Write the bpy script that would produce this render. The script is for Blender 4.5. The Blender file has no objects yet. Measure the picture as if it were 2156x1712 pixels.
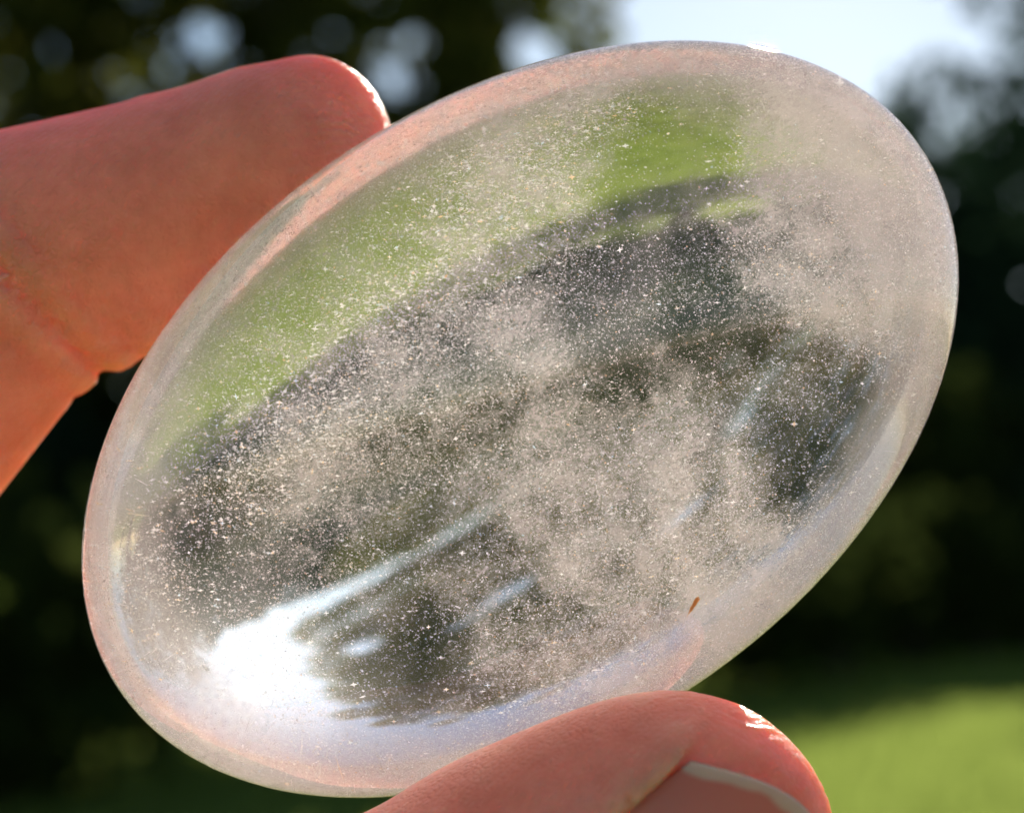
import bpy, bmesh, math
import numpy as np
from mathutils import Vector, Matrix

sc = bpy.context.scene
col = sc.collection
R_ = math.radians

# ------------------------------------------------------------------ camera
PITCH, CAM_H = 4.4, 1.45
LENS_PX, IMG_W, IMG_H = 33.8 * 115.0, 2156.0, 1712.0   # focal length in pixels of the 2156 wide view
cam = bpy.data.cameras.new('camera')
cam_o = bpy.data.objects.new('camera', cam)
col.objects.link(cam_o)
sc.camera = cam_o
cam_o.location = (0, 0, CAM_H)
cam_o.rotation_euler = (R_(90 + PITCH), 0, 0)
cam.sensor_width = 36
cam.lens = 36 * LENS_PX / IMG_W
cam.clip_start, cam.clip_end = 0.005, 2000
cam.dof.use_dof = True
cam.dof.focus_distance = 0.1105
cam.dof.aperture_fstop = cam.lens / 2.4               # a 2.4 mm wide phone lens
cam.dof.aperture_blades = 0
CM = cam_o.rotation_euler.to_matrix().to_4x4()
CM.translation = cam_o.location

# ------------------------------------------------------------------ sky and sun
SUN_EL, SUN_AZ = 21.0, 9.5
world = bpy.data.worlds.new('World')
sc.world = world
world.use_nodes = True
wn = world.node_tree
sky = wn.nodes.new('ShaderNodeTexSky')
sky.sky_type = 'NISHITA'
sky.sun_disc = False
sky.sun_elevation, sky.sun_rotation = R_(SUN_EL), R_(SUN_AZ)
sky.air_density, sky.dust_density, sky.ozone_density = 1.0, 0.13, 1.3
wn.links.new(sky.outputs[0], wn.nodes['Background'].inputs[0])
wn.nodes['Background'].inputs[1].default_value = 0.05
sun = bpy.data.lights.new('sun', 'SUN')
sun.energy, sun.angle, sun.color = 5.0, R_(0.5), (1.0, 0.91, 0.80)
sun_o = bpy.data.objects.new('sun', sun)
col.objects.link(sun_o)
SUN_DIR = Vector((math.sin(R_(SUN_AZ)) * math.cos(R_(SUN_EL)), math.cos(R_(SUN_AZ)) * math.cos(R_(SUN_EL)), math.sin(R_(SUN_EL))))
sun_o.rotation_euler = SUN_DIR.to_track_quat('Z', 'Y').to_euler()
sun_o.location = (5, 5, 20)

vs = sc.view_settings
vs.view_transform, vs.look, vs.gamma, vs.use_curve_mapping = 'Standard', 'None', 1.0, False
vs.exposure = 1.3
cy = sc.cycles
cy.max_bounces, cy.transmission_bounces, cy.glossy_bounces, cy.diffuse_bounces = 16, 16, 6, 3
cy.transparent_max_bounces = 32
cy.volume_bounces = 2
cy.sample_clamp_indirect = 12
cy.use_denoising = True
cy.blur_glossy = 8.0
cy.use_adaptive_sampling, cy.adaptive_threshold = True, 0.02

# ------------------------------------------------------------------ helpers
def mat(name):
    m = bpy.data.materials.new(name)
    m.use_nodes = True
    nt = m.node_tree
    nt.nodes.clear()
    out = nt.nodes.new('ShaderNodeOutputMaterial')
    def N(kind, **kw):
        n = nt.nodes.new('ShaderNode' + kind)
        for k, v in kw.items():
            if k.startswith('i_'):
                key = k[2:].replace('_', ' ')
                n.inputs[int(key) if key.isdigit() else key].default_value = v
            else:
                setattr(n, k, v)
        return n
    L = lambda a, b: nt.links.new(a, b)
    return m, N, L, out

def ramp(N, stops):
    r = N('ValToRGB')
    e = r.color_ramp.elements
    while len(e) > len(stops):
        e.remove(e[-1])
    while len(e) < len(stops):
        e.new(0.5)
    for q, (p, c) in zip(e, stops):
        q.position = p
        q.color = c if len(c) == 4 else (*c, 1)
    return r

def mesh_np(name, V, F, m=None, smooth=False):
    """mesh from numpy: V (n,3), F (k,3|4)"""
    V = np.asarray(V, np.float32)
    F = np.asarray(F, np.int32)
    me = bpy.data.meshes.new(name)
    k = F.shape[1]
    me.vertices.add(len(V))
    me.vertices.foreach_set('co', V.ravel())
    me.loops.add(F.size)
    me.loops.foreach_set('vertex_index', F.ravel())
    me.polygons.add(len(F))
    me.polygons.foreach_set('loop_start', np.arange(0, F.size, k, dtype=np.int32))
    me.polygons.foreach_set('use_smooth', np.full(len(F), smooth))
    me.update(calc_edges=True)
    if m:
        me.materials.append(m)
    return me

def obj(name, me, parent=None, label=None, cat=None, group=None, kind=None):
    o = bpy.data.objects.new(name, me)
    col.objects.link(o)
    if parent:
        o.parent = parent
    for k, v in (('label', label), ('category', cat), ('group', group), ('kind', kind)):
        if v:
            o[k] = v
    return o

# ------------------------------------------------------------------ materials
def grass_ground():
    m, N, L, out = mat('lawn_soil')
    tc = N('TexCoord')
    n1 = N('TexNoise', i_Scale=0.9, i_Detail=6.0)
    L(tc.outputs['Object'], n1.inputs['Vector'])
    r = ramp(N, [(0.3, (0.07, 0.115, 0.016)), (0.7, (0.14, 0.185, 0.032))])
    L(n1.outputs['Fac'], r.inputs['Fac'])
    b = N('BsdfPrincipled', i_Roughness=1.0)
    b.inputs['Specular IOR Level'].default_value = 0.0
    L(r.outputs['Color'], b.inputs['Base Color'])
    L(b.outputs[0], out.inputs[0])
    return m

def leaf_mat(name, c1, c2, trans=0.4):
    m, N, L, out = mat(name)
    geo = N('NewGeometry')
    r = ramp(N, [(0.0, c1), (1.0, c2)])
    L(geo.outputs['Random Per Island'], r.inputs['Fac'])
    d, t, mx = N('BsdfDiffuse'), N('BsdfTranslucent'), N('MixShader', i_0=trans)
    L(r.outputs['Color'], d.inputs['Color'])
    L(r.outputs['Color'], t.inputs['Color'])
    L(d.outputs[0], mx.inputs[1])
    L(t.outputs[0], mx.inputs[2])
    L(mx.outputs[0], out.inputs[0])
    return m

def bark_mat():
    m, N, L, out = mat('bark')
    n1 = N('TexNoise', i_Scale=6.0, i_Detail=5.0)
    r = ramp(N, [(0.3, (0.025, 0.018, 0.012)), (0.7, (0.07, 0.055, 0.04))])
    L(n1.outputs['Fac'], r.inputs['Fac'])
    b = N('BsdfPrincipled', i_Roughness=0.9)
    L(r.outputs['Color'], b.inputs['Base Color'])
    L(b.outputs[0], out.inputs[0])
    return m

M_SOIL = grass_ground()
M_BLADE = leaf_mat('grass_blade', (0.16, 0.23, 0.04), (0.30, 0.365, 0.09), 0.55)
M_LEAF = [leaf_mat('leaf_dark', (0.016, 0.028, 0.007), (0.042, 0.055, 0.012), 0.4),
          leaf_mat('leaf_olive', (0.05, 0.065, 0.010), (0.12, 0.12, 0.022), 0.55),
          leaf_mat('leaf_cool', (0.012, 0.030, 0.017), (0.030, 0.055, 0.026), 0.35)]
M_BARK = bark_mat()

# ------------------------------------------------------------------ lawn
me = mesh_np('lawn', [(-600, -600, 0), (600, -600, 0), (600, 600, 0), (-600, 600, 0)], [(0, 1, 2, 3)], M_SOIL)
obj('lawn', me, kind='structure')

rng = np.random.default_rng(7)
n = 380000
gy = 0.8 + 24.0 * rng.random(n) ** 1.1
gx = (rng.random(n) - 0.5) * (gy * 1.1 + 8.0)
h = rng.uniform(0.04, 0.085, n)
a = rng.uniform(0, 2 * np.pi, n)
w = rng.uniform(0.004, 0.010, n) * (1 + gy * 0.06)
bx, by = np.cos(a) * w, np.sin(a) * w
lx, ly = rng.normal(0, 0.025, n), rng.normal(0, 0.025, n)
V = np.empty((n, 3, 3))
V[:, 0] = np.stack([gx - bx, gy - by, np.full(n, 0.002)], 1)
V[:, 1] = np.stack([gx + bx, gy + by, np.full(n, 0.002)], 1)
V[:, 2] = np.stack([gx + lx, gy + ly, h], 1)
obj('grass', mesh_np('grass', V.reshape(-1, 3), np.arange(3 * n).reshape(-1, 3), M_BLADE),
    label='short green grass blades covering the sunlit lawn', cat='grass', kind='stuff')

# ------------------------------------------------------------------ trees, shrubs, hedge
def leaf_cloud(r, centres, radii, count, size, hollow=0.55):
    """leaf sprays (quads) spread through ellipsoidal clumps"""
    centres, radii = np.asarray(centres, float), np.asarray(radii, float)
    wgt = radii.prod(1) ** 0.66
    pick = r.choice(len(centres), count, p=wgt / wgt.sum())
    d = r.normal(size=(count, 3))
    d /= np.linalg.norm(d, axis=1, keepdims=True)
    rad = hollow + (1.08 - hollow) * r.random(count) ** 0.7
    c = centres[pick] + d * rad[:, None] * radii[pick]
    u = r.normal(size=(count, 3))
    u /= np.linalg.norm(u, axis=1, keepdims=True)
    v = np.cross(u, r.normal(size=(count, 3)))
    v /= np.linalg.norm(v, axis=1, keepdims=True)
    s = size * r.uniform(0.6, 1.5, count)[:, None]
    V = np.stack([c - u * s, c + v * s * 0.55, c + u * s, c - v * s * 0.55], 1).reshape(-1, 3)
    return V, np.arange(4 * count).reshape(-1, 4)

def tube(points, radii, sides=8):
    V, F = [], []
    pts = [Vector(p) for p in points]
    for i, p in enumerate(pts):
        t = (pts[min(i + 1, len(pts) - 1)] - pts[max(i - 1, 0)]).normalized()
        s = t.orthogonal().normalized()
        b = t.cross(s)
        for k in range(sides):
            a = 2 * math.pi * k / sides
            V.append(tuple(p + (s * math.cos(a) + b * math.sin(a)) * radii[i]))
    for i in range(len(pts) - 1):
        for k in range(sides):
            k2 = (k + 1) % sides
            F.append((i * sides + k, i * sides + k2, (i + 1) * sides + k2, (i + 1) * sides + k))
    return V, F

GAPS = [(-9.7, 15.4, 0.42), (-3.7, 14.5, 0.40), (-3.1, 15.6, 0.30), (0.8, 15.2, 0.55), (-14.2, 15.0, 0.22), (-4.5, 17.0, 0.25), (-2.6, 16.3, 0.25),
        (-0.9, 8.1, .22), (-.2, 8.5, .28), (.6, 8.8, .26), (1.4, 9.2, .30), (2.4, 9.7, .36), (3.6, 10.4, .45), (5.0, 11.0, .6)]

def make_tree(seed, az, dist, height, spread, base, mi, leaves, size, label, group, name='leafy_tree'):
    r = np.random.default_rng(seed)
    root = obj(name, None, label=label, cat='tree', group=group)
    x, y = dist * math.sin(R_(az)), dist * math.cos(R_(az))
    root.location = (x, y, 0)
    V, F = [], []
    def add(pts, rad):
        v, f = tube(pts, rad)
        o = len(V)
        V.extend(v)
        F.extend([tuple(i + o for i in q) for q in f])
    tr = 0.018 * height
    add([(0, 0, -0.1), (0.1, 0, height * .25), (-0.1, 0.1, height * .55), (0, 0, height * .9)], [tr * 1.3, tr, tr * .6, tr * .1])
    cen, rad = [], []
    nl = 16
    for i in range(nl):
        t = i / (nl - 1)
        z = base * height + (1 - base) * height * (0.06 + 0.86 * t)
        env = spread * math.sqrt(max(0.08, 1 - (1.9 * t - 0.75) ** 2 / 1.45))
        a = i * 2.4 + r.uniform(-.4, .4)
        q = env * r.uniform(0.35, 0.75)
        c = (math.cos(a) * q, math.sin(a) * q, z)
        cen.append(c)
        rr = env * r.uniform(0.42, 0.62)
        rad.append((rr, rr, rr * 0.75))
        add([(0, 0, z * 0.62), (c[0] * .5, c[1] * .5, z * .85), c], [tr * .35, tr * .2, tr * .06])
    trunk = obj('trunk', mesh_np('trunk', V, F, M_BARK, True), root)
    v, f = leaf_cloud(r, cen, rad, leaves, size)
    wc = v.reshape(-1, 4, 3).mean(1) + [x, y, 0]
    keep = np.ones(len(wc), bool)
    for ga, ge, gr in GAPS:                                  # openings between the boughs
        dv = np.array([math.sin(R_(ga)) * math.cos(R_(ge)), math.cos(R_(ga)) * math.cos(R_(ge)), math.sin(R_(ge))])
        rel = wc - [0, 0, CAM_H]
        keep &= np.linalg.norm(rel - np.outer(rel @ dv, dv), axis=1) > gr * r.uniform(0.75, 1.3, len(wc))
    f = f[keep]
    v, f = v[f.ravel()], np.arange(f.size).reshape(-1, 4)
    obj('crown', mesh_np('crown', v, f, M_LEAF[mi]), root)
    return root

g_left = 'tall trees left of the gap of open sky'
l_left = 'tall dark leafy tree with sky glinting through its crown'
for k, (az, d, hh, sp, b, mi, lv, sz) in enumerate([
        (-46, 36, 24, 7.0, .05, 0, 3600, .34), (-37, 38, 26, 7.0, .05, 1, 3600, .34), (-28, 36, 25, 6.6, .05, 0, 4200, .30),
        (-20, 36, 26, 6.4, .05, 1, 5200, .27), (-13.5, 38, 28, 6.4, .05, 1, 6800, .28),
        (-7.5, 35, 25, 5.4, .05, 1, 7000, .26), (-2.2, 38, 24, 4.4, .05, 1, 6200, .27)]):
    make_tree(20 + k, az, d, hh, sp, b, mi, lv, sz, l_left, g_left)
g_gap = 'far lower trees under the open sky'
l_gap = 'lower dark green tree under the gap of open sky'
for k, (az, d, hh, sp) in enumerate([(1.0, 62, 11.5, 4.5), (5.2, 60, 12.2, 4.5), (8.8, 62, 14.6, 4.6), (12.6, 62, 17.0, 5.0), (17, 64, 18, 5.5)]):
    make_tree(40 + k, az, d, hh, sp, .02, 2, 5200, .42, l_gap, g_gap)
g_right = 'tall trees right of the gap of open sky'
l_right = 'tall bluish green tree right of the gap of open sky'
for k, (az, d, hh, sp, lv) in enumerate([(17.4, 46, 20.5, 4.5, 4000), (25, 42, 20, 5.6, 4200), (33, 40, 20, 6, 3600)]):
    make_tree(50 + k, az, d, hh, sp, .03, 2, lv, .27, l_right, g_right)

def make_shrub(seed, x, y, rx, hz, mi, leaves, size, label, group, name):
    r = np.random.default_rng(seed)
    root = obj(name, None, label=label, cat='shrub', group=group)
    root.location = (x, y, 0)
    cen, rad = [], []
    for i in range(9):
        a = r.uniform(0, 6.28)
        q = rx * r.uniform(0, .6)
        cen.append((math.cos(a) * q, math.sin(a) * q, hz * r.uniform(.25, .72)))
        rad.append((rx * .55, rx * .55, hz * .3))
    v, f = leaf_cloud(r, cen, rad, leaves, size, 0.3)
    v[:, 2] = np.clip(v[:, 2], 0.02, None)
    obj('crown', mesh_np('crown', v, f, M_LEAF[mi]), root)
    V, F = [], []
    for i in range(4):
        p, q = tube([(0, 0, -.05), (cen[i][0] * .6, cen[i][1] * .6, cen[i][2] * .6), cen[i]], [.06, .04, .015], 6)
        o = len(V)
        V += p
        F += [tuple(j + o for j in t) for t in q]
    obj('stem', mesh_np('stem', V, F, M_BARK, True), root)

# a clipped hedge edging the lawn, and tall evergreen shrubs closing the gaps under the trees
for k in range(14):
    t = k / 13
    make_shrub(70 + k, -6.8 + 17.0 * t, 4.6 + 26.2 * t, 1.5, 1.9 + 0.4 * t, 0, 1500, .10,
               'low dark hedge shrub edging the lawn', 'hedge along the lawn', 'hedge_shrub')
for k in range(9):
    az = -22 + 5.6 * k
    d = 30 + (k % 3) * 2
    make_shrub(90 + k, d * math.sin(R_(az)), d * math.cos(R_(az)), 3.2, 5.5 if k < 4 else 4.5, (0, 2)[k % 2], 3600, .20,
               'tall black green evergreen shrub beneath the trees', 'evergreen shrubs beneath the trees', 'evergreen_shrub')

# ------------------------------------------------------------------ the hand (millimetres in a frame held before the camera)
HOLD = CM @ Matrix.Translation((0, 0, -0.115)) @ Matrix.Scale(0.001, 4)   # x right, y up, z towards the camera
HOLD_R = CM.to_3x3().to_4x4()

def px(x, y, z):
    s = (115.0 - z) / LENS_PX
    return np.array([(x - IMG_W / 2) * s, -(y - IMG_H / 2) * s, z])

STONE_C = px(1095, 882, 0)
SA, SB, SD = 30.0, 19.75, 11.4
ANG = R_(34.1)

def sstep(a, b, x):
    t = np.clip((x - a) / (b - a), 0, 1)
    return t * t * (3 - 2 * t)

def nrm(v):
    v = np.asarray(v, float)
    return v / np.linalg.norm(v)

# index finger joints
I_TIP, I_DIP, I_PIP, I_MCP = px(550, 382, -9.0), px(-10, 585, -9.0), np.array([-52.5, -13, -8]), np.array([-82., -24, -15])
# thumb joints
T_TIP, T_IP, T_MCP, T_CMC = px(1440, 1808, 9), px(738, 2155, 9), np.array([-38., -58, 12]), np.array([-76., -76, 6])
WRIST = np.array([-108., -96, -18])
T_AX = nrm(T_TIP - T_IP)
T_N = np.array([0.12, -0.17, 0.97]); T_N = nrm(T_N - T_AX * (T_N @ T_AX))
T_S = np.cross(T_AX, T_N)
TN_AX = nrm(T_AX * math.cos(R_(10)) - T_S * math.sin(R_(10)) * np.sign(T_S[1]) * -1)
TN_S = np.cross(TN_AX, T_N)
I_AX = nrm(I_TIP - I_DIP)
I_N = np.array([-.25, .80, -.60]); I_N = nrm(I_N - I_AX * (I_N @ I_AX))
I_S = np.cross(I_AX, I_N)
I_CR = px(120, 690, -6)
I_CRN = nrm(np.cross(px(200, 790, -6) - px(0, 575, -6), [0.15, 0, 1.0]))

def rcone(P, a, b, ra, rb):
    ab = b - a
    t = np.clip(((P - a) @ ab) / (ab @ ab), 0, 1)
    return np.linalg.norm(P - a - t[:, None] * ab, axis=1) - (ra + (rb - ra) * t)

def ell(P, c, ax, rad):
    q = (P - c) @ np.array(ax).T / np.array(rad)
    k = np.linalg.norm(q, axis=1)
    return (k - 1) * min(rad)

def smin(a, b, k):
    h = np.clip(0.5 + 0.5 * (b - a) / k, 0, 1)
    return b + (a - b) * h - k * h * (1 - h)

def smax(a, b, k):
    return -smin(-a, -b, k)

def digit(P, joints, radii, k=3.0):
    d = None
    for i in range(len(joints) - 1):
        e = rcone(P, joints[i], joints[i + 1], radii[i], radii[i + 1])
        d = e if d is None else smin(d, e, k)
    return d

FINGERS = [
    ([[-88, -26, -35], [-64, -17, -37], [-68, -36, -36], [-84, -42, -34]], [10, 8.6, 7.8, 7.0]),
    ([[-91, -32, -54], [-69, -24, -56], [-73, -42, -54], [-88, -47, -52]], [9.6, 8.2, 7.4, 6.7]),
    ([[-94, -40, -71], [-77, -34, -73], [-80, -49, -71], [-92, -53, -69]], [8.4, 7.0, 6.4, 5.8])]

def hand_base(P):
    # index finger
    i1 = rcone(P, I_DIP, I_TIP, 9.5, 7.1)
    i1 = smin(i1, ell(P, I_TIP - I_N * 0.6 + I_AX * 1.0, (I_AX, I_N, I_S), (7.6, 6.8, 7.4)), 2.0)
    i1 = smin(i1, ell(P, I_TIP + I_AX * 5.4 + I_N * 2.5, (I_AX, I_N, I_S), (3.7, 3.8, 5.4)), 2.4)   # flesh under the nail tip
    i2 = rcone(P, I_DIP, I_PIP, 9.0, 10.0)
    i3 = rcone(P, I_PIP, I_MCP, 9.3, 10.6)
    # the two pads meet in a crease at the joint
    idx = smin(i1, i2, 0.9)
    cr = np.abs((P - I_CR) @ I_CRN)
    side = (P - I_DIP) @ I_N
    idx = idx + 0.75 * np.exp(-(cr / 0.55) ** 2) * sstep(4, -2, side) + 0.25 * np.exp(-((cr - 2.6) / 0.4) ** 2) * sstep(3, -2, side)
    idx = smin(idx, i3, 3)
    # thumb
    t1 = rcone(P, T_IP, T_TIP, 9.8, 7.6)
    t1 = smin(t1, ell(P, T_TIP - T_N * 1.6 - T_AX * 1.5, (T_AX, T_N, T_S), (10.2, 8.0, 9.6)), 3.0)
    t1 = smin(t1, ell(P, T_TIP - T_N * 2.2 - T_AX * 10, (T_AX, T_N, T_S), (13, 9.2, 9.9)), 3.0)
    t2 = rcone(P, T_IP, T_MCP, 10.2, 11.5)
    t3 = rcone(P, T_MCP, T_CMC, 13.5, 17.0)
    th = smin(smin(t1, t2, 3), t3, 6)
    # palm
    kn = [I_MCP] + [np.array(f[0][0], float) for f in FINGERS]
    palm = None
    for j, q in enumerate(kn):
        b = WRIST + np.array([0, 0, 1.0]) * (10 - 7 * j)
        e = rcone(P, q, b, 12.5, 15.5)
        palm = e if palm is None else smin(palm, e, 8)
    palm = smin(palm, rcone(P, WRIST, WRIST + np.array([-190., -215, -12]), 22, 40), 12)
    d = smin(palm, idx, 7)
    d = smin(d, th, 9)
    for js, rr in FINGERS:
        f = digit(P, [np.array(q, float) for q in js], rr, 2.0)
        d = smin(d, f, 3)
    return d

def hand_sdf(P):
    d = hand_base(P)
    for q in (NAIL_T, NAIL_I):
        d = d - nail_fold(P, q)
    # flesh flattens against the stone
    q = P - STONE_C
    c, s = math.cos(ANG), math.sin(ANG)
    l = np.stack([q[:, 0] * c + q[:, 1] * s, -q[:, 0] * s + q[:, 1] * c, q[:, 2]], 1)
    k0 = np.linalg.norm(l / [SA, SB, SD], axis=1)
    k1 = np.linalg.norm(l / np.array([SA, SB, SD]) ** 2, axis=1) + 1e-9
    e = k0 * (k0 - 1) / k1
    return smax(d, -(e - 0.05), 0.6)

# a nail: point on the digit's axis, axes, width, root and free edge along the axis
NAIL_T = dict(c=T_TIP, ax=TN_AX, n=T_N, s=TN_S, w=13.4, x0=-7.5, x1=7.6, back=3.6, leave=2.2, slope=-0.20, fold=0.55)
NAIL_I = dict(c=I_TIP, ax=I_AX, n=I_N, s=I_S, w=10.6, x0=-6.0, x1=4.6, back=2.4, leave=2.0, slope=-0.15, fold=0.16)

def nail_fold(P, q):
    """skin sinks under the nail plate and rises in a soft fold round its sides and root"""
    d = P - q['c']
    x, y, z = d @ q['ax'], d @ q['s'], d @ q['n']
    e = np.abs(y) - q['w'] / 2
    e = np.maximum(e, (q['x0'] + 1.2 * (y / q['w'] * 2) ** 2) - x)       # > 0 outside, < 0 under the plate
    front = sstep(0.5, 2.5, z) * sstep(q['x1'] - q['back'] + 2.0, q['x1'] - q['back'] - 1.0, x)
    ridge = q['fold'] * np.exp(-((e - 0.7) / 0.9) ** 2)
    sink = -q['fold'] * sstep(0.35, -0.35, e)
    tip = -0.9 * q['fold'] * sstep(0.2, -0.8, e) * sstep(2.5, 4.5, z) * sstep(q['x1'] - q['back'] - 2.0, q['x1'] - q['back'], x) * sstep(q['x1'] + 1, q['x1'] - 1, x)
    return front * (ridge + sink) + tip * (1 - front)

def surface_nets(f, lo, hi, step):
    n = np.ceil((hi - lo) / step).astype(int) + 1
    ax = [lo[i] + step * np.arange(n[i]) for i in range(3)]
    D = np.empty(n)
    for i in range(n[0]):
        g = np.stack(np.meshgrid([ax[0][i]], ax[1], ax[2], indexing='ij'), -1).reshape(-1, 3)
        D[i] = f(g).reshape(n[1], n[2])
    S = D < 0
    cs = sum(S[i:n[0] - 1 + i, j:n[1] - 1 + j, k:n[2] - 1 + k].astype(np.int8) for i in (0, 1) for j in (0, 1) for k in (0, 1))
    act = (cs > 0) & (cs < 8)
    idx = -np.ones(act.shape, np.int64)
    ijk = np.argwhere(act)
    idx[act] = np.arange(len(ijk))
    pos = np.zeros((len(ijk), 3))
    cnt = np.zeros(len(ijk))
    corners = [(i, j, k) for i in (0, 1) for j in (0, 1) for k in (0, 1)]
    for a in range(8):
        for b in range(a + 1, 8):
            A, B = np.array(corners[a]), np.array(corners[b])
            if np.abs(A - B).sum() != 1:
                continue
            pa, pb = ijk + A, ijk + B
            da, db = D[pa[:, 0], pa[:, 1], pa[:, 2]], D[pb[:, 0], pb[:, 1], pb[:, 2]]
            m = (da < 0) != (db < 0)
            t = np.where(m, da / np.where(m, da - db, 1), 0)
            pos[m] += (A + t[:, None] * (B - A))[m]
            cnt[m] += 1
    V = lo + step * (ijk + pos / cnt[:, None])
    F = []
    for axn in range(3):
        u, v = (axn + 1) % 3, (axn + 2) % 3
        sl0 = [slice(None)] * 3
        sl1 = [slice(None)] * 3
        sl0[axn], sl1[axn] = slice(0, -1), slice(1, None)
        ch = np.argwhere(S[tuple(sl0)] != S[tuple(sl1)])
        ch = ch[(ch[:, u] > 0) & (ch[:, v] > 0) & (ch[:, u] < n[u] - 1) & (ch[:, v] < n[v] - 1)]
        eu, ev = np.eye(3, dtype=int)[u], np.eye(3, dtype=int)[v]
        q = [idx[tuple((ch - o).T)] for o in (0 * eu, eu, eu + ev, ev)]
        quad = np.stack(q, 1)
        flip = ~S[tuple(ch.T)]
        quad[flip] = quad[flip][:, ::-1]
        F.append(quad)
    return V, np.concatenate(F)

def skin_mat():
    m, N, L, out = mat('skin')
    tc = N('TexCoord')
    mp = N('Mapping')
    mp.inputs['Scale'].default_value = (1, 1, 1)
    L(tc.outputs['Object'], mp.inputs['Vector'])
    n1 = N('TexNoise', i_Scale=0.22, i_Detail=7.0, i_Roughness=0.7)
    L(mp.outputs[0], n1.inputs['Vector'])
    r = ramp(N, [(0.3, (0.72, 0.25, 0.16)), (0.7, (0.85, 0.38, 0.255))])
    L(n1.outputs['Fac'], r.inputs['Fac'])
    b = N('BsdfPrincipled', i_Roughness=0.42)
    b.inputs['Subsurface Weight'].default_value = 1.0
    b.inputs['Subsurface Radius'].default_value = (1.0, 0.26, 0.12)
    b.inputs['Subsurface Scale'].default_value = 0.0130
    b.inputs['Specular IOR Level'].default_value = 0.25
    L(r.outputs['Color'], b.inputs['Base Color'])
    v = N('TexVoronoi', i_Scale=2.3, feature='DISTANCE_TO_EDGE')
    n2 = N('TexNoise', i_Scale=1.4, i_Detail=5.0)
    L(mp.outputs[0], v.inputs['Vector'])
    L(mp.outputs[0], n2.inputs['Vector'])
    ad = N('Math', operation='MULTIPLY_ADD', i_1=0.8)
    L(v.outputs['Distance'], ad.inputs[0])
    L(n2.outputs['Fac'], ad.inputs[2])
    m3 = N('Mapping')
    m3.inputs['Rotation'].default_value = (0.3, 0.5, 0.55)
    L(tc.outputs['Object'], m3.inputs['Vector'])
    wv = N('TexWave', i_Scale=0.62, i_Distortion=7.0, i_Detail=2.0)
    wv.inputs['Detail Scale'].default_value = 0.35
    L(m3.outputs[0], wv.inputs['Vector'])
    ad2 = N('Math', operation='MULTIPLY_ADD', i_1=0.16)
    L(wv.outputs['Fac'], ad2.inputs[0])
    L(ad.outputs[0], ad2.inputs[2])
    bp = N('Bump', i_Strength=0.75, i_Distance=0.00022)
    rg = N('Attribute', attribute_name='ridge')
    hm = N('Math', operation='MULTIPLY')
    L(ad2.outputs[0], hm.inputs[0])
    L(rg.outputs['Fac'], hm.inputs[1])
    L(hm.outputs[0], bp.inputs['Height'])
    L(bp.outputs[0], b.inputs['Normal'])
    L(b.outputs[0], out.inputs[0])
    return m

def nail_mat():
    m, N, L, out = mat('nail')
    at = N('Attribute', attribute_name='along')
    r = ramp(N, [(0.0, (0.84, 0.50, 0.34)), (0.04, (0.80, 0.44, 0.30)), (0.07, (0.78, 0.20, 0.13)), (0.25, (0.82, 0.22, 0.15)), (1.0, (0.84, 0.25, 0.17))])
    dv = N('Math', operation='DIVIDE', i_1=12.0)
    L(at.outputs['Fac'], dv.inputs[0])
    L(dv.outputs[0], r.inputs['Fac'])
    b = N('BsdfPrincipled', i_Roughness=0.42)
    b.inputs['Specular IOR Level'].default_value = 0.2
    b.inputs['Subsurface Weight'].default_value = 0.8
    b.inputs['Subsurface Radius'].default_value = (1.0, 0.45, 0.3)
    b.inputs['Subsurface Scale'].default_value = 0.0012
    L(r.outputs['Color'], b.inputs['Base Color'])
    L(b.outputs[0], out.inputs[0])
    return m

def build_nail(q, nu=30, nv=36):
    U, W = np.meshgrid(np.linspace(-1, 1, nu), np.linspace(0, 1, nv))
    U, W = U.ravel(), W.ravel()
    xr = q['x0'] + 1.4 * U ** 2 - 0.5
    xf = q['x1'] - q['back'] * U ** 2
    x = xr + (xf - xr) * W
    y = U * q['w'] / 2 * (0.95 + 0.05 * np.sin(W * np.pi))
    xc = np.minimum(x, q['leave'])
    o3 = q['c'] + xc[:, None] * q['ax'] + y[:, None] * q['s']
    lo_, hi_ = np.zeros(len(x)), np.full(len(x), 14.0)
    for it in range(24):                                    # height of the bare skin above the digit's axis
        mid = (lo_ + hi_) / 2
        ins = hand_base(o3 + mid[:, None] * q['n']) < 0
        lo_, hi_ = np.where(ins, mid, lo_), np.where(ins, hi_, mid)
    z = lo_ + q['fold'] * 0.2 - 0.30 * sstep(0.75, 1.0, np.abs(U)) - 0.35 * sstep(0.1, 0.0, W)
    ex = np.maximum(x - q['leave'], 0)
    z = z + q['slope'] * ex - 0.035 * ex ** 2
    T = q['c'] + x[:, None] * q['ax'] + y[:, None] * q['s'] + z[:, None] * q['n']
    top, bot = list(T), list(T - 0.45 * q['n'])
    al = list((xf - x) + 0.12 * np.sin(U * 9) + 0.08 * np.sin(U * 23))     # mm back from the free edge
    V = np.array(top + bot)
    F = []
    o = nu * nv
    for j in range(nv - 1):
        for i in range(nu - 1):
            a = j * nu + i
            F.append((a, a + 1, a + nu + 1, a + nu))
            F.append((o + a, o + a + nu, o + a + nu + 1, o + a + 1))
    rim = [i for i in range(nu)] + [j * nu + nu - 1 for j in range(1, nv)] + [(nv - 1) * nu + i for i in range(nu - 2, -1, -1)] + [j * nu for j in range(nv - 2, 0, -1)]
    for k in range(len(rim)):
        a, b = rim[k], rim[(k + 1) % len(rim)]
        F.append((b, a, o + a, o + b))
    return V, F, al + al

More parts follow.
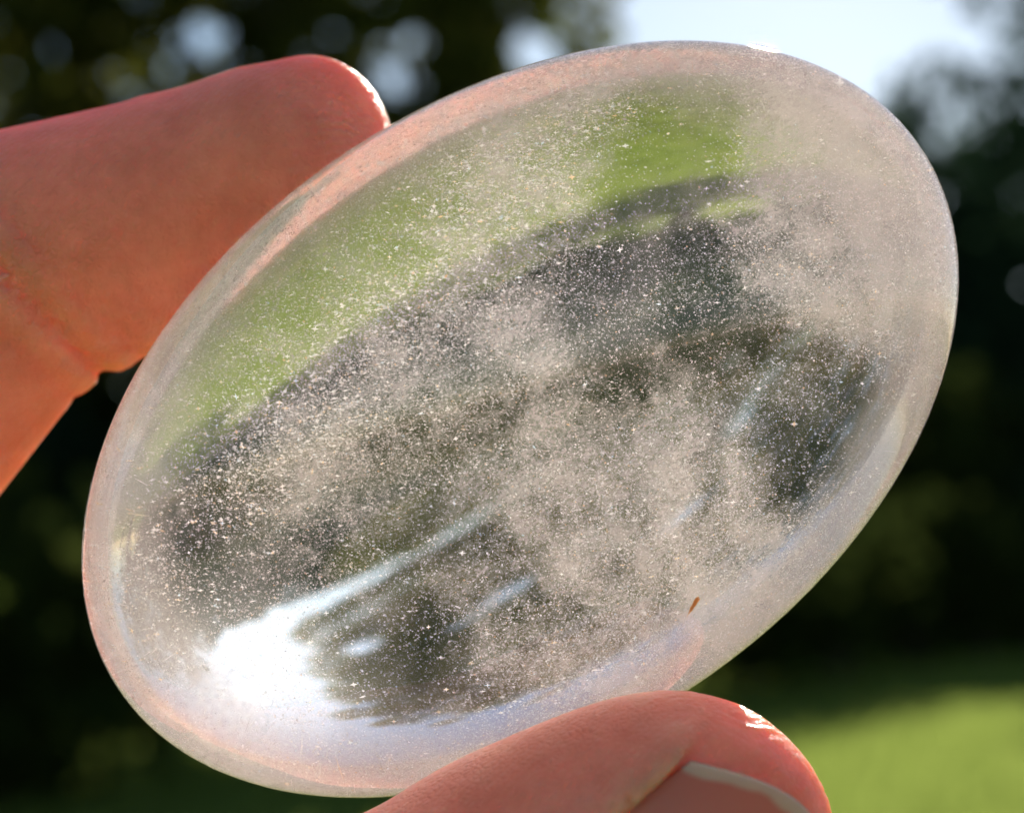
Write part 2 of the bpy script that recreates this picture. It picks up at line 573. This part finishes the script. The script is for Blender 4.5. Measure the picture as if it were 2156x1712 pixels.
V, F = surface_nets(hand_sdf, np.array([-275., -280, -92]), np.array([24., 32, 34]), 1.35)
M_SKIN = skin_mat()
me0 = mesh_np('hand', V, F, M_SKIN, True)
# subdivide, then pull every vertex onto the exact surface
bm = bmesh.new()
bm.from_mesh(me0)
bmesh.ops.subdivide_edges(bm, edges=bm.edges[:], cuts=1, use_grid_fill=True)
bm.to_mesh(me0)
bm.free()
P = np.empty(len(me0.vertices) * 3, np.float32)
me0.vertices.foreach_get('co', P)
P = P.reshape(-1, 3).astype(float)
def settle(P, times):
    for it in range(times):
        d0 = hand_sdf(P)
        g = np.stack([hand_sdf(P + e) - d0 for e in np.eye(3) * 0.05], 1) / 0.05
        gl = np.maximum((g * g).sum(1), 0.25)
        P = P - np.clip(d0 / gl, -0.6, 0.6)[:, None] * g
    return P, g / np.sqrt(gl)[:, None]

P, _ = settle(P, 2)
me0.vertices.foreach_set('co', P.astype(np.float32).ravel())
# a finer mesh over the two fingertips, raised into print ridges
PADS = [(I_TIP + I_AX * 5.5 - I_N * 1.0, 9.0), (T_TIP + T_AX * 4.5 - T_N * 1.0, 11.5)]
bm = bmesh.new()
bm.from_mesh(me0)
near = np.zeros(len(P), bool)
for c_, r_ in PADS:
    near |= np.linalg.norm(P - c_, axis=1) < r_
bmesh.ops.subdivide_edges(bm, edges=[e for e in bm.edges if near[e.verts[0].index] and near[e.verts[1].index]], cuts=3, use_grid_fill=True)
bm.to_mesh(me0)
bm.free()
P = np.empty(len(me0.vertices) * 3, np.float32)
me0.vertices.foreach_get('co', P)
P, G = settle(P.reshape(-1, 3).astype(float), 2)
rv = np.random.default_rng(5).normal(size=(6, 3)) * 0.35
for (c_, r_), (cen_, up_, n_, amp_) in zip(PADS, ((I_TIP - I_N * 7 + I_AX * 1, 5.5, I_N, 0.085), (T_TIP - T_N * 7 - T_AX * 1, 3.0, T_N, 0.045))):
    w = sstep(r_ - 0.5, r_ - 4.5, np.linalg.norm(P - c_, axis=1)) * sstep(up_, up_ - 2.5, (P - cen_) @ n_ - 7)
    warp = sum(np.sin(P @ k_ * 1.7 + i_) for i_, k_ in enumerate(rv)) * 0.22
    ph = np.linalg.norm(P - cen_, axis=1) + warp
    brk = 0.6 + 0.4 * np.sin(P @ (rv[0] * 9) + 3 * np.sin(P @ (rv[1] * 6)))
    P = P + G * (w * brk * amp_ * np.sin(ph * 2 * np.pi / 0.52))[:, None]
me0.vertices.foreach_set('co', P.astype(np.float32).ravel())
for p_ in me0.polygons:
    p_.use_smooth = True
me0.update()
at = me0.attributes.new('ridge', 'FLOAT', 'POINT')
at.data.foreach_set('value', (1 + 2.6 * np.exp(-(np.linalg.norm(P - (I_TIP + I_AX * 7), axis=1) / 6.0) ** 2)).astype(np.float32))
hand = obj('hand', me0, label='bare hand pinching the clear stone between index fingertip and thumb', cat='hand')
hand.matrix_world = HOLD
M_NAIL = nail_mat()
for nm, q in (('thumb_nail', NAIL_T), ('finger_nail', NAIL_I)):
    v, f, al = build_nail(q)
    me = mesh_np(nm, v, f, M_NAIL, True)
    at = me.attributes.new('along', 'FLOAT', 'POINT')
    at.data.foreach_set('value', np.array(al, np.float32))
    obj(nm, me, hand)

# ------------------------------------------------------------------ the stone (built in metres, local x long, y short, z towards the camera)
def stone_mat():
    m, N, L, out = mat('clear_quartz')
    g = N('BsdfGlass', i_IOR=1.544, i_Roughness=0.0)
    g.inputs['Color'].default_value = (0.99, 0.985, 0.98, 1)
    tc = N('TexCoord')
    mp = N('Mapping')
    mp.inputs['Scale'].default_value = (400, 400, 400)
    L(tc.outputs['Object'], mp.inputs['Vector'])
    n1 = N('TexNoise', i_Scale=0.35, i_Detail=3.0)
    L(mp.outputs[0], n1.inputs['Vector'])
    bp = N('Bump', i_Strength=0.04, i_Distance=0.0006)
    L(n1.outputs['Fac'], bp.inputs['Height'])
    L(bp.outputs[0], g.inputs['Normal'])
    L(g.outputs[0], out.inputs['Surface'])
    return m

bm = bmesh.new()
bmesh.ops.create_icosphere(bm, subdivisions=6, radius=1)
for v in bm.verts:
    p = v.co
    w = 1 + 0.010 * math.sin(2.3 * p.x + 1.1 * p.y) + 0.008 * math.sin(3.1 * p.y - 1.7 * p.x + 2 * p.z)
    v.co = Vector((p.x * SA, p.y * SB, p.z * SD * w)) * 0.001
for f in bm.faces:
    f.smooth = True
me = bpy.data.meshes.new('quartz_stone')
bm.to_mesh(me)
bm.free()
me.materials.append(stone_mat())
stone = obj('quartz_stone', me, label='clear oval quartz palm stone full of cloudy sparkling inclusions, held by the hand', cat='crystal')
stone.matrix_world = HOLD_R.copy()
stone.matrix_world = Matrix.Translation(HOLD @ Vector(STONE_C)) @ HOLD_R @ Matrix.Rotation(ANG, 4, 'Z')

def veil_mat(name, lo, hi, amt, scale, tint, seed, grain=1.0):
    """healed-fracture cloud: patches that break up into fine drifting grains"""
    m, N, L, out = mat(name)
    tc = N('TexCoord')
    mp = N('Mapping')
    mp.inputs['Scale'].default_value = (1000, 1000, 1000)      # millimetres
    mp.inputs['Location'].default_value = (seed * 17.3, seed * 5.1, seed * 9.7)
    L(tc.outputs['Object'], mp.inputs['Vector'])
    m2 = N('Mapping')
    m2.inputs['Rotation'].default_value = (0, 0, 0.5)
    m2.inputs['Scale'].default_value = (0.5, 1.0, 1.0)
    L(mp.outputs[0], m2.inputs['Vector'])
    n1 = N('TexNoise', i_Scale=scale, i_Detail=4.0, i_Roughness=0.6)
    L(mp.outputs[0], n1.inputs['Vector'])
    n2 = N('TexNoise', i_Scale=5.5, i_Detail=4.0, i_Roughness=0.75)
    L(m2.outputs[0], n2.inputs['Vector'])
    gr = N('Math', operation='MULTIPLY_ADD', i_1=0.62 * grain)
    L(n2.outputs['Fac'], gr.inputs[0])
    L(n1.outputs['Fac'], gr.inputs[2])
    at = N('Attribute', attribute_name='fade')
    fd = N('MapRange', clamp=False, i_1=0.0, i_2=1.0, i_3=-0.42, i_4=0.0)
    L(at.outputs['Fac'], fd.inputs['Value'])
    sm = N('Math', operation='ADD')
    L(gr.outputs[0], sm.inputs[0])
    L(fd.outputs[0], sm.inputs[1])
    r1 = N('MapRange', interpolation_type='SMOOTHSTEP', i_1=lo + 0.31 * grain, i_2=hi + 0.31 * grain)
    L(sm.outputs[0], r1.inputs['Value'])
    k3 = N('Math', operation='MULTIPLY', i_1=amt, use_clamp=True)
    L(r1.outputs[0], k3.inputs[0])
    tp = N('BsdfTransparent')
    d, t, mx = N('BsdfDiffuse'), N('BsdfTranslucent'), N('MixShader', i_0=0.55)
    for q in (d, t):
        q.inputs['Color'].default_value = (*tint, 1)
    L(d.outputs[0], mx.inputs[1])
    L(t.outputs[0], mx.inputs[2])
    mo = N('MixShader')
    L(k3.outputs[0], mo.inputs[0])
    L(tp.outputs[0], mo.inputs[1])
    L(mx.outputs[0], mo.inputs[2])
    L(mo.outputs[0], out.inputs[0])
    return m

def inside(x, y, z, k=0.97):
    return (x / SA) ** 2 + (y / SB) ** 2 + (z / SD) ** 2 < k * k

def loc(px_, py_):
    """image point to the stone's own long and short axes, mm"""
    p = px(px_, py_, 0) - STONE_C
    c, s = math.cos(ANG), math.sin(ANG)
    return p[0] * c + p[1] * s, -p[0] * s + p[1] * c

def veil(name, m, zf, ff, step=0.5):
    xs, ys = np.arange(-SA, SA, step), np.arange(-SB, SB, step)
    X, Y = np.meshgrid(xs, ys, indexing='ij')
    Z = zf(X, Y)
    ok = inside(X, Y, Z, 0.975)
    idx = -np.ones(X.shape, int)
    idx[ok] = np.arange(ok.sum())
    V = np.stack([X[ok], Y[ok], Z[ok]], 1) * 0.001
    q = np.stack([idx[:-1, :-1], idx[1:, :-1], idx[1:, 1:], idx[:-1, 1:]], -1).reshape(-1, 4)
    q = q[(q >= 0).all(1)]
    me = mesh_np(name, V, q, m, True)
    at = me.attributes.new('fade', 'FLOAT', 'POINT')
    at.data.foreach_set('value', ff(X[ok], Y[ok]).astype(np.float32))
    return obj(name, me, stone)

# how thickly the inclusions lie, by place in the stone (long axis, short axis): sampled at points across it
DENS = [(1700, 400, 1.05), (1640, 300, 1.05), (1900, 600, 1.0), (1850, 400, .95), (1560, 180, 1.0), (1350, 150, 1.1), (1240, 230, .95), (1620, 540, 1.0), (1750, 650, 1.05), (1950, 750, .9), (1560, 420, .8), (1800, 500, 1.0),
        (1050, 650, .8), (900, 700, .8), (1150, 480, .95), (1080, 400, .9), (1180, 350, .9), (1000, 920, .55), (1180, 850, .85), (1150, 1000, .85), (1500, 1300, 1.2), (1300, 1220, .9),
        (1650, 1250, 1.1), (1750, 1100, .7), (1200, 1400, .75), (1400, 1420, .7), (1000, 1500, .45), (1100, 1300, .7), (1440, 300, .03), (1340, 430, .05), (1400, 380, .05),
        (1450, 560, .38), (1200, 610, .35), (1330, 700, .30), (1780, 850, .10), (1640, 930, .28), (1500, 790, .35), (1400, 900, .75), (1450, 1050, .85), (1250, 750, .5),
        (700, 960, .85), (620, 1040, .75), (820, 830, .75), (900, 900, .5), (480, 980, .5), (430, 1170, .22), (600, 1200, .4), (500, 1300, .3), (850, 1340, .15),
        (700, 1450, .3), (950, 1180, .45), (800, 1150, .45), (600, 780, .5), (700, 640, .5), (480, 860, .35), (850, 560, .45), (1000, 350, .65), (400, 1050, .25),
        (330, 1100, .3), (300, 1350, .3), (560, 560, .3), (750, 420, .15), (900, 330, .2), (500, 1560, .3), (800, 1620, .35), (1900, 950, .45), (1600, 1420, .5)]
DP = np.array([loc(p[0], p[1]) for p in DENS])
DV = np.array([p[2] for p in DENS])

def density(X, Y):
    w = np.exp(-((X[:, None] - DP[:, 0]) ** 2 + (Y[:, None] - DP[:, 1]) ** 2) / (2 * 2.2 ** 2)) + 1e-9
    return (w * DV).sum(1) / w.sum(1)

TINT = (0.94, 0.86, 0.83)
# thin sheets of haze, thickest where the inclusions crowd
hz = lambda X, Y: np.clip(0.08 + density(X, Y), 0, 1.6)
veil('cloud_veil', veil_mat('veil_a', 0.29, 0.68, 0.36, 0.26, TINT, 1, 1.4),
     lambda X, Y: 2.5 + 1.2 * np.sin(X * .16 + Y * .1) + 0.06 * X, hz)
veil('cloud_veil', veil_mat('veil_b', 0.32, 0.70, 0.34, 0.40, TINT, 2, 1.4),
     lambda X, Y: -1.0 + 1.5 * np.sin(X * .13 - Y * .2 + 2) - 0.05 * X, hz)
veil('cloud_veil', veil_mat('veil_c', 0.34, 0.72, 0.32, 0.6, TINT, 3, 1.4),
     lambda X, Y: 5.2 + 0.8 * np.sin(X * .3 + Y * .2) - 0.08 * (X + Y), hz)

# rough refracting sheet added to spread the sun's image into a glow
def sun_glow_mat():
    m, N, L, out = mat('sun_glow_sheet')
    at = N('Attribute', attribute_name='fade')
    tc = N('TexCoord')
    n1 = N('TexNoise', i_Scale=1500.0, i_Detail=3.0)
    L(tc.outputs['Object'], n1.inputs['Vector'])
    mr = N('MapRange', i_1=0.25, i_2=0.75, i_3=0.4, i_4=1.2)
    L(n1.outputs['Fac'], mr.inputs['Value'])
    k = N('Math', operation='MULTIPLY', use_clamp=True)
    L(at.outputs['Fac'], k.inputs[0])
    L(mr.outputs[0], k.inputs[1])
    rf = N('BsdfRefraction', i_IOR=1.25, i_Roughness=0.35)
    tp, mo = N('BsdfTransparent'), N('MixShader')
    L(k.outputs[0], mo.inputs[0])
    L(tp.outputs[0], mo.inputs[1])
    L(rf.outputs[0], mo.inputs[2])
    L(mo.outputs[0], out.inputs[0])
    return m

fx, fy = loc(505, 1440)
def sun_glow_fade(X, Y):
    d2 = (X - fx) ** 2 + (Y - fy) ** 2
    return 0.75 * np.exp(-d2 / 2.6 ** 2) + 0.05 * np.exp(-d2 / 6.0 ** 2)
veil('sun_glow_sheet', sun_glow_mat(), lambda X, Y: 0.6 + 0.05 * (X - fx), sun_glow_fade, 0.4)

# added haze shells standing in for the rim's internal reflection, thickest round the girdle
for k_, (sc_, am) in enumerate(((0.965, 0.23), (0.92, 0.15))):
    bm = bmesh.new()
    bmesh.ops.create_icosphere(bm, subdivisions=5, radius=1)
    co = np.array([v.co[:] for v in bm.verts])
    for v in bm.verts:
        v.co = Vector((v.co.x * SA, v.co.y * SB, v.co.z * SD)) * (0.001 * sc_)
    for f in bm.faces:
        f.smooth = True
    me = bpy.data.meshes.new('rim_glow_veil')
    bm.to_mesh(me)
    bm.free()
    me.materials.append(veil_mat('veil_rim%d' % k_, 0.05, 0.50, am, 0.12, (0.86, 0.78, 0.77), 5 + k_, 0.2))
    at = me.attributes.new('fade', 'FLOAT', 'POINT')
    rho = np.hypot(co[:, 0], co[:, 1])
    at.data.foreach_set('value', sstep(0.74, 0.90, rho).astype(np.float32))
    obj('rim_glow_veil', me, stone)

# sparkling specks
def speck_mat():
    m, N, L, out = mat('inclusion_speck')
    geo = N('NewGeometry')
    r = ramp(N, [(0.0, (0.52, 0.48, 0.46)), (0.25, (0.72, 0.68, 0.66)), (0.50, (0.90, 0.87, 0.86)), (0.70, (0.98, 0.97, 0.97)), (0.94, (0.95, 0.62, 0.35)), (0.965, (0.95, 0.82, 0.62)), (0.98, (0.62, 0.82, 0.95))])
    r.color_ramp.interpolation = 'CONSTANT'
    L(geo.outputs['Random Per Island'], r.inputs['Fac'])
    b = N('BsdfPrincipled', i_Roughness=0.22, i_Metallic=0.6)
    L(r.outputs['Color'], b.inputs['Base Color'])
    t, mx = N('BsdfTranslucent'), N('MixShader', i_0=0.5)
    L(r.outputs['Color'], t.inputs['Color'])
    L(b.outputs[0], mx.inputs[1])
    L(t.outputs[0], mx.inputs[2])
    L(mx.outputs[0], out.inputs[0])
    return m

rng = np.random.default_rng(11)
def vnoise(P, scale, seed):
    g = np.random.default_rng(seed).random((24, 24, 24))
    q = P / scale + 200.0
    i = np.floor(q).astype(int)
    f = q - i
    f = f * f * (3 - 2 * f)
    o = 0
    for a in (0, 1):
        for b in (0, 1):
            for c in (0, 1):
                o = o + g[(i[:, 0] + a) % 24, (i[:, 1] + b) % 24, (i[:, 2] + c) % 24] * np.where(a, f[:, 0], 1 - f[:, 0]) * np.where(b, f[:, 1], 1 - f[:, 1]) * np.where(c, f[:, 2], 1 - f[:, 2])
    return o

nT = 1250000
p = rng.uniform(-1, 1, (nT, 3))
rho2 = p[:, 0] ** 2 + p[:, 1] ** 2
p = p[rho2 < 0.93]
top = np.sqrt(1 - (p[:, 0] ** 2 + p[:, 1] ** 2) / 0.95)
C = np.stack([p[:, 0] * SA, p[:, 1] * SB, SD * np.clip(top, 0, 1) * (0.12 + 0.80 * p[:, 2])], 1)
ca, sa = math.cos(0.5), math.sin(0.5)
st = np.stack([(C[:, 0] * ca - C[:, 1] * sa) * 0.45, C[:, 0] * sa + C[:, 1] * ca, C[:, 2]], 1)     # drifts run along one direction
nz = 0.45 * vnoise(st, 3.4, 1) + 0.3 * vnoise(st, 1.3, 2) + 0.25 * vnoise(st, 0.5, 3)
keep = rng.random(len(C)) < np.clip(density(C[:, 0], C[:, 1]) * np.clip((nz - 0.34) * 5.0, 0.02, 1.7), 0, 1) * 0.62
C = C[keep]
# a glittering sheet running from lower left to the top
ax, ay = loc(480, 1080)
bx_, by_ = loc(1360, 150)
t = rng.random(7000)
q = np.stack([ax + (bx_ - ax) * t, ay + (by_ - ay) * t, rng.uniform(-8, 8, 7000)], 1)
q[:, :2] += rng.normal(0, 2.0, (7000, 2)) + np.outer(q[:, 2], [0.25, -0.3])
C = np.concatenate([C, q])
C = C[inside(C[:, 0], C[:, 1], C[:, 2], 0.965)]
nS = len(C)
print('specks', nS)
glit = np.exp(-(((C[:, 0] - ax) * (by_ - ay) - (C[:, 1] - ay) * (bx_ - ax)) / math.hypot(bx_ - ax, by_ - ay) / 3.0) ** 2)
u = rng.normal(size=(nS, 3)) * 0.7 + [ca, -sa, 0]
u /= np.linalg.norm(u, axis=1, keepdims=True)
v = np.cross(u, rng.normal(size=(nS, 3)))
v /= np.linalg.norm(v, axis=1, keepdims=True)
s = (0.018 + 0.027 * rng.random(nS) ** 3 + (0.03 + 0.05 * glit) * rng.random(nS) ** 40)[:, None]
el_ = rng.uniform(1.0, 2.2, nS)[:, None]
VV = np.stack([C - u * s * el_, C - v * s, C + u * s * el_, C + v * s], 1).reshape(-1, 3) * 0.001
sp = obj('inclusion_specks', mesh_np('inclusion_specks', VV, np.arange(4 * nS).reshape(-1, 4), speck_mat()), stone, kind='stuff')

# lens star glints built as pale crossed slivers, thickest along the glittering sheet
kk = rng.choice(nS, 16000, replace=False, p=(0.12 + glit) / (0.12 + glit).sum())
cc = C[kk]
ex = np.array([ca, -sa, 0]) + rng.normal(0, 0.20, (16000, 3))
ey = np.array([sa, ca, 0]) + rng.normal(0, 0.22, (16000, 3))
ss = (0.042 + 0.15 * rng.random(16000) ** 6)[:, None]
th_ = rng.uniform(0.12, 0.34, (16000, 1))
vf = rng.uniform(0.25, 0.9, (16000, 1))
q1 = np.stack([cc - ex * ss, cc - ey * ss * th_, cc + ex * ss, cc + ey * ss * th_], 1)
q2 = np.stack([cc - ey * ss * vf, cc + ex * ss * th_, cc + ey * ss * vf, cc - ex * ss * th_], 1) + [0, 0, 0.004]
q = np.concatenate([q1, q2])
q = q[inside(q[..., 0], q[..., 1], q[..., 2], 0.97).all(1)].reshape(-1, 3) * 0.001
m, N, L, out = mat('star_glint')
geo = N('NewGeometry')
r = ramp(N, [(0.0, (0.96, 0.95, 0.94)), (0.80, (1.0, 0.76, 0.46)), (0.93, (0.70, 0.86, 0.98))])
r.color_ramp.interpolation = 'CONSTANT'
L(geo.outputs['Random Per Island'], r.inputs['Fac'])
b = N('BsdfGlossy', i_Roughness=0.45)
t, mx = N('BsdfTranslucent'), N('MixShader', i_0=0.7)
L(r.outputs['Color'], b.inputs['Color'])
L(r.outputs['Color'], t.inputs['Color'])
L(b.outputs[0], mx.inputs[1])
L(t.outputs[0], mx.inputs[2])
L(mx.outputs[0], out.inputs[0])
obj('star_glints', mesh_np('star_glints', q, np.arange(len(q)).reshape(-1, 4), m), stone, kind='stuff')

# fine needles and hairline scratches, most of them standing in from the girdle
nN = 150
a = rng.uniform(0, 2 * np.pi, nN)
a[:70] = rng.uniform(2.6, 4.4, 70)
rr = rng.uniform(0.80, 0.955, nN)
c0 = np.stack([np.cos(a) * rr * SA, np.sin(a) * rr * SB, np.sqrt(np.clip(0.93 ** 2 - rr ** 2, 0, 1)) * SD * rng.uniform(-0.6, 1, nN)], 1)
dr = np.stack([np.cos(a) * SB, np.sin(a) * SA, rng.normal(0, 5, nN)], 1) + rng.normal(0, 4, (nN, 3))
dr /= np.linalg.norm(dr, axis=1, keepdims=True)
ln = rng.uniform(0.25, 1.0, nN)[:, None]
wd = np.cross(dr, [0, 0, 1.0])
wd /= np.linalg.norm(wd, axis=1, keepdims=True)
wd = wd * rng.uniform(0.012, 0.03, nN)[:, None]
dz = np.array([0, 0, 0.02])
q = np.stack([c0 - dr * ln, c0 + wd, c0 + dr * ln, c0 - wd + dz], 1)
ok = inside(q[..., 0], q[..., 1], q[..., 2], 0.97).all(1)
q = q[ok].reshape(-1, 3) * 0.001
obj('needle_inclusions', mesh_np('needle_inclusions', q, np.arange(len(q)).reshape(-1, 4), sp.data.materials[0]), stone, kind='stuff')

# a rusty fleck deep in the cloud
m, N, L, out = mat('rusty_fleck')
tc, n1 = N('TexCoord'), N('TexNoise', i_Scale=6000.0, i_Detail=3.0)
L(tc.outputs['Object'], n1.inputs['Vector'])
r = ramp(N, [(0.3, (0.66, 0.32, 0.12)), (0.7, (0.85, 0.50, 0.24))])
L(n1.outputs['Fac'], r.inputs['Fac'])
b, t, mx = N('BsdfDiffuse'), N('BsdfTranslucent'), N('MixShader', i_0=0.85)
L(r.outputs['Color'], b.inputs['Color'])
L(r.outputs['Color'], t.inputs['Color'])
L(b.outputs[0], mx.inputs[1])
L(t.outputs[0], mx.inputs[2])
L(mx.outputs[0], out.inputs[0])
fxy = loc(1432, 1245)
bm = bmesh.new()
bmesh.ops.create_icosphere(bm, subdivisions=3, radius=1)
for v in bm.verts:
    p = v.co.copy()
    k = 1 + 0.35 * math.sin(5 * p.x + 3 * p.y) * math.sin(4 * p.z + 2)
    w = 0.2 * (0.55 + 0.45 * p.x)
    v.co = Vector((p.x * 0.62, p.y * w, p.z * 0.05)) * k
bmesh.ops.rotate(bm, matrix=Matrix.Rotation(R_(62) - ANG, 3, 'Z'), verts=bm.verts)
fz = 0.85 * SD * math.sqrt(max(0, 1 - (fxy[0] / SA) ** 2 - (fxy[1] / SB) ** 2))
for v in bm.verts:
    v.co = (v.co + Vector((fxy[0], fxy[1], fz))) * 0.001
for f in bm.faces:
    f.smooth = True
me = bpy.data.meshes.new('rusty_fleck')
bm.to_mesh(me)
bm.free()
me.materials.append(m)
o = obj('rusty_fleck', me, stone)
o['label'] = 'small rusty brown fleck'
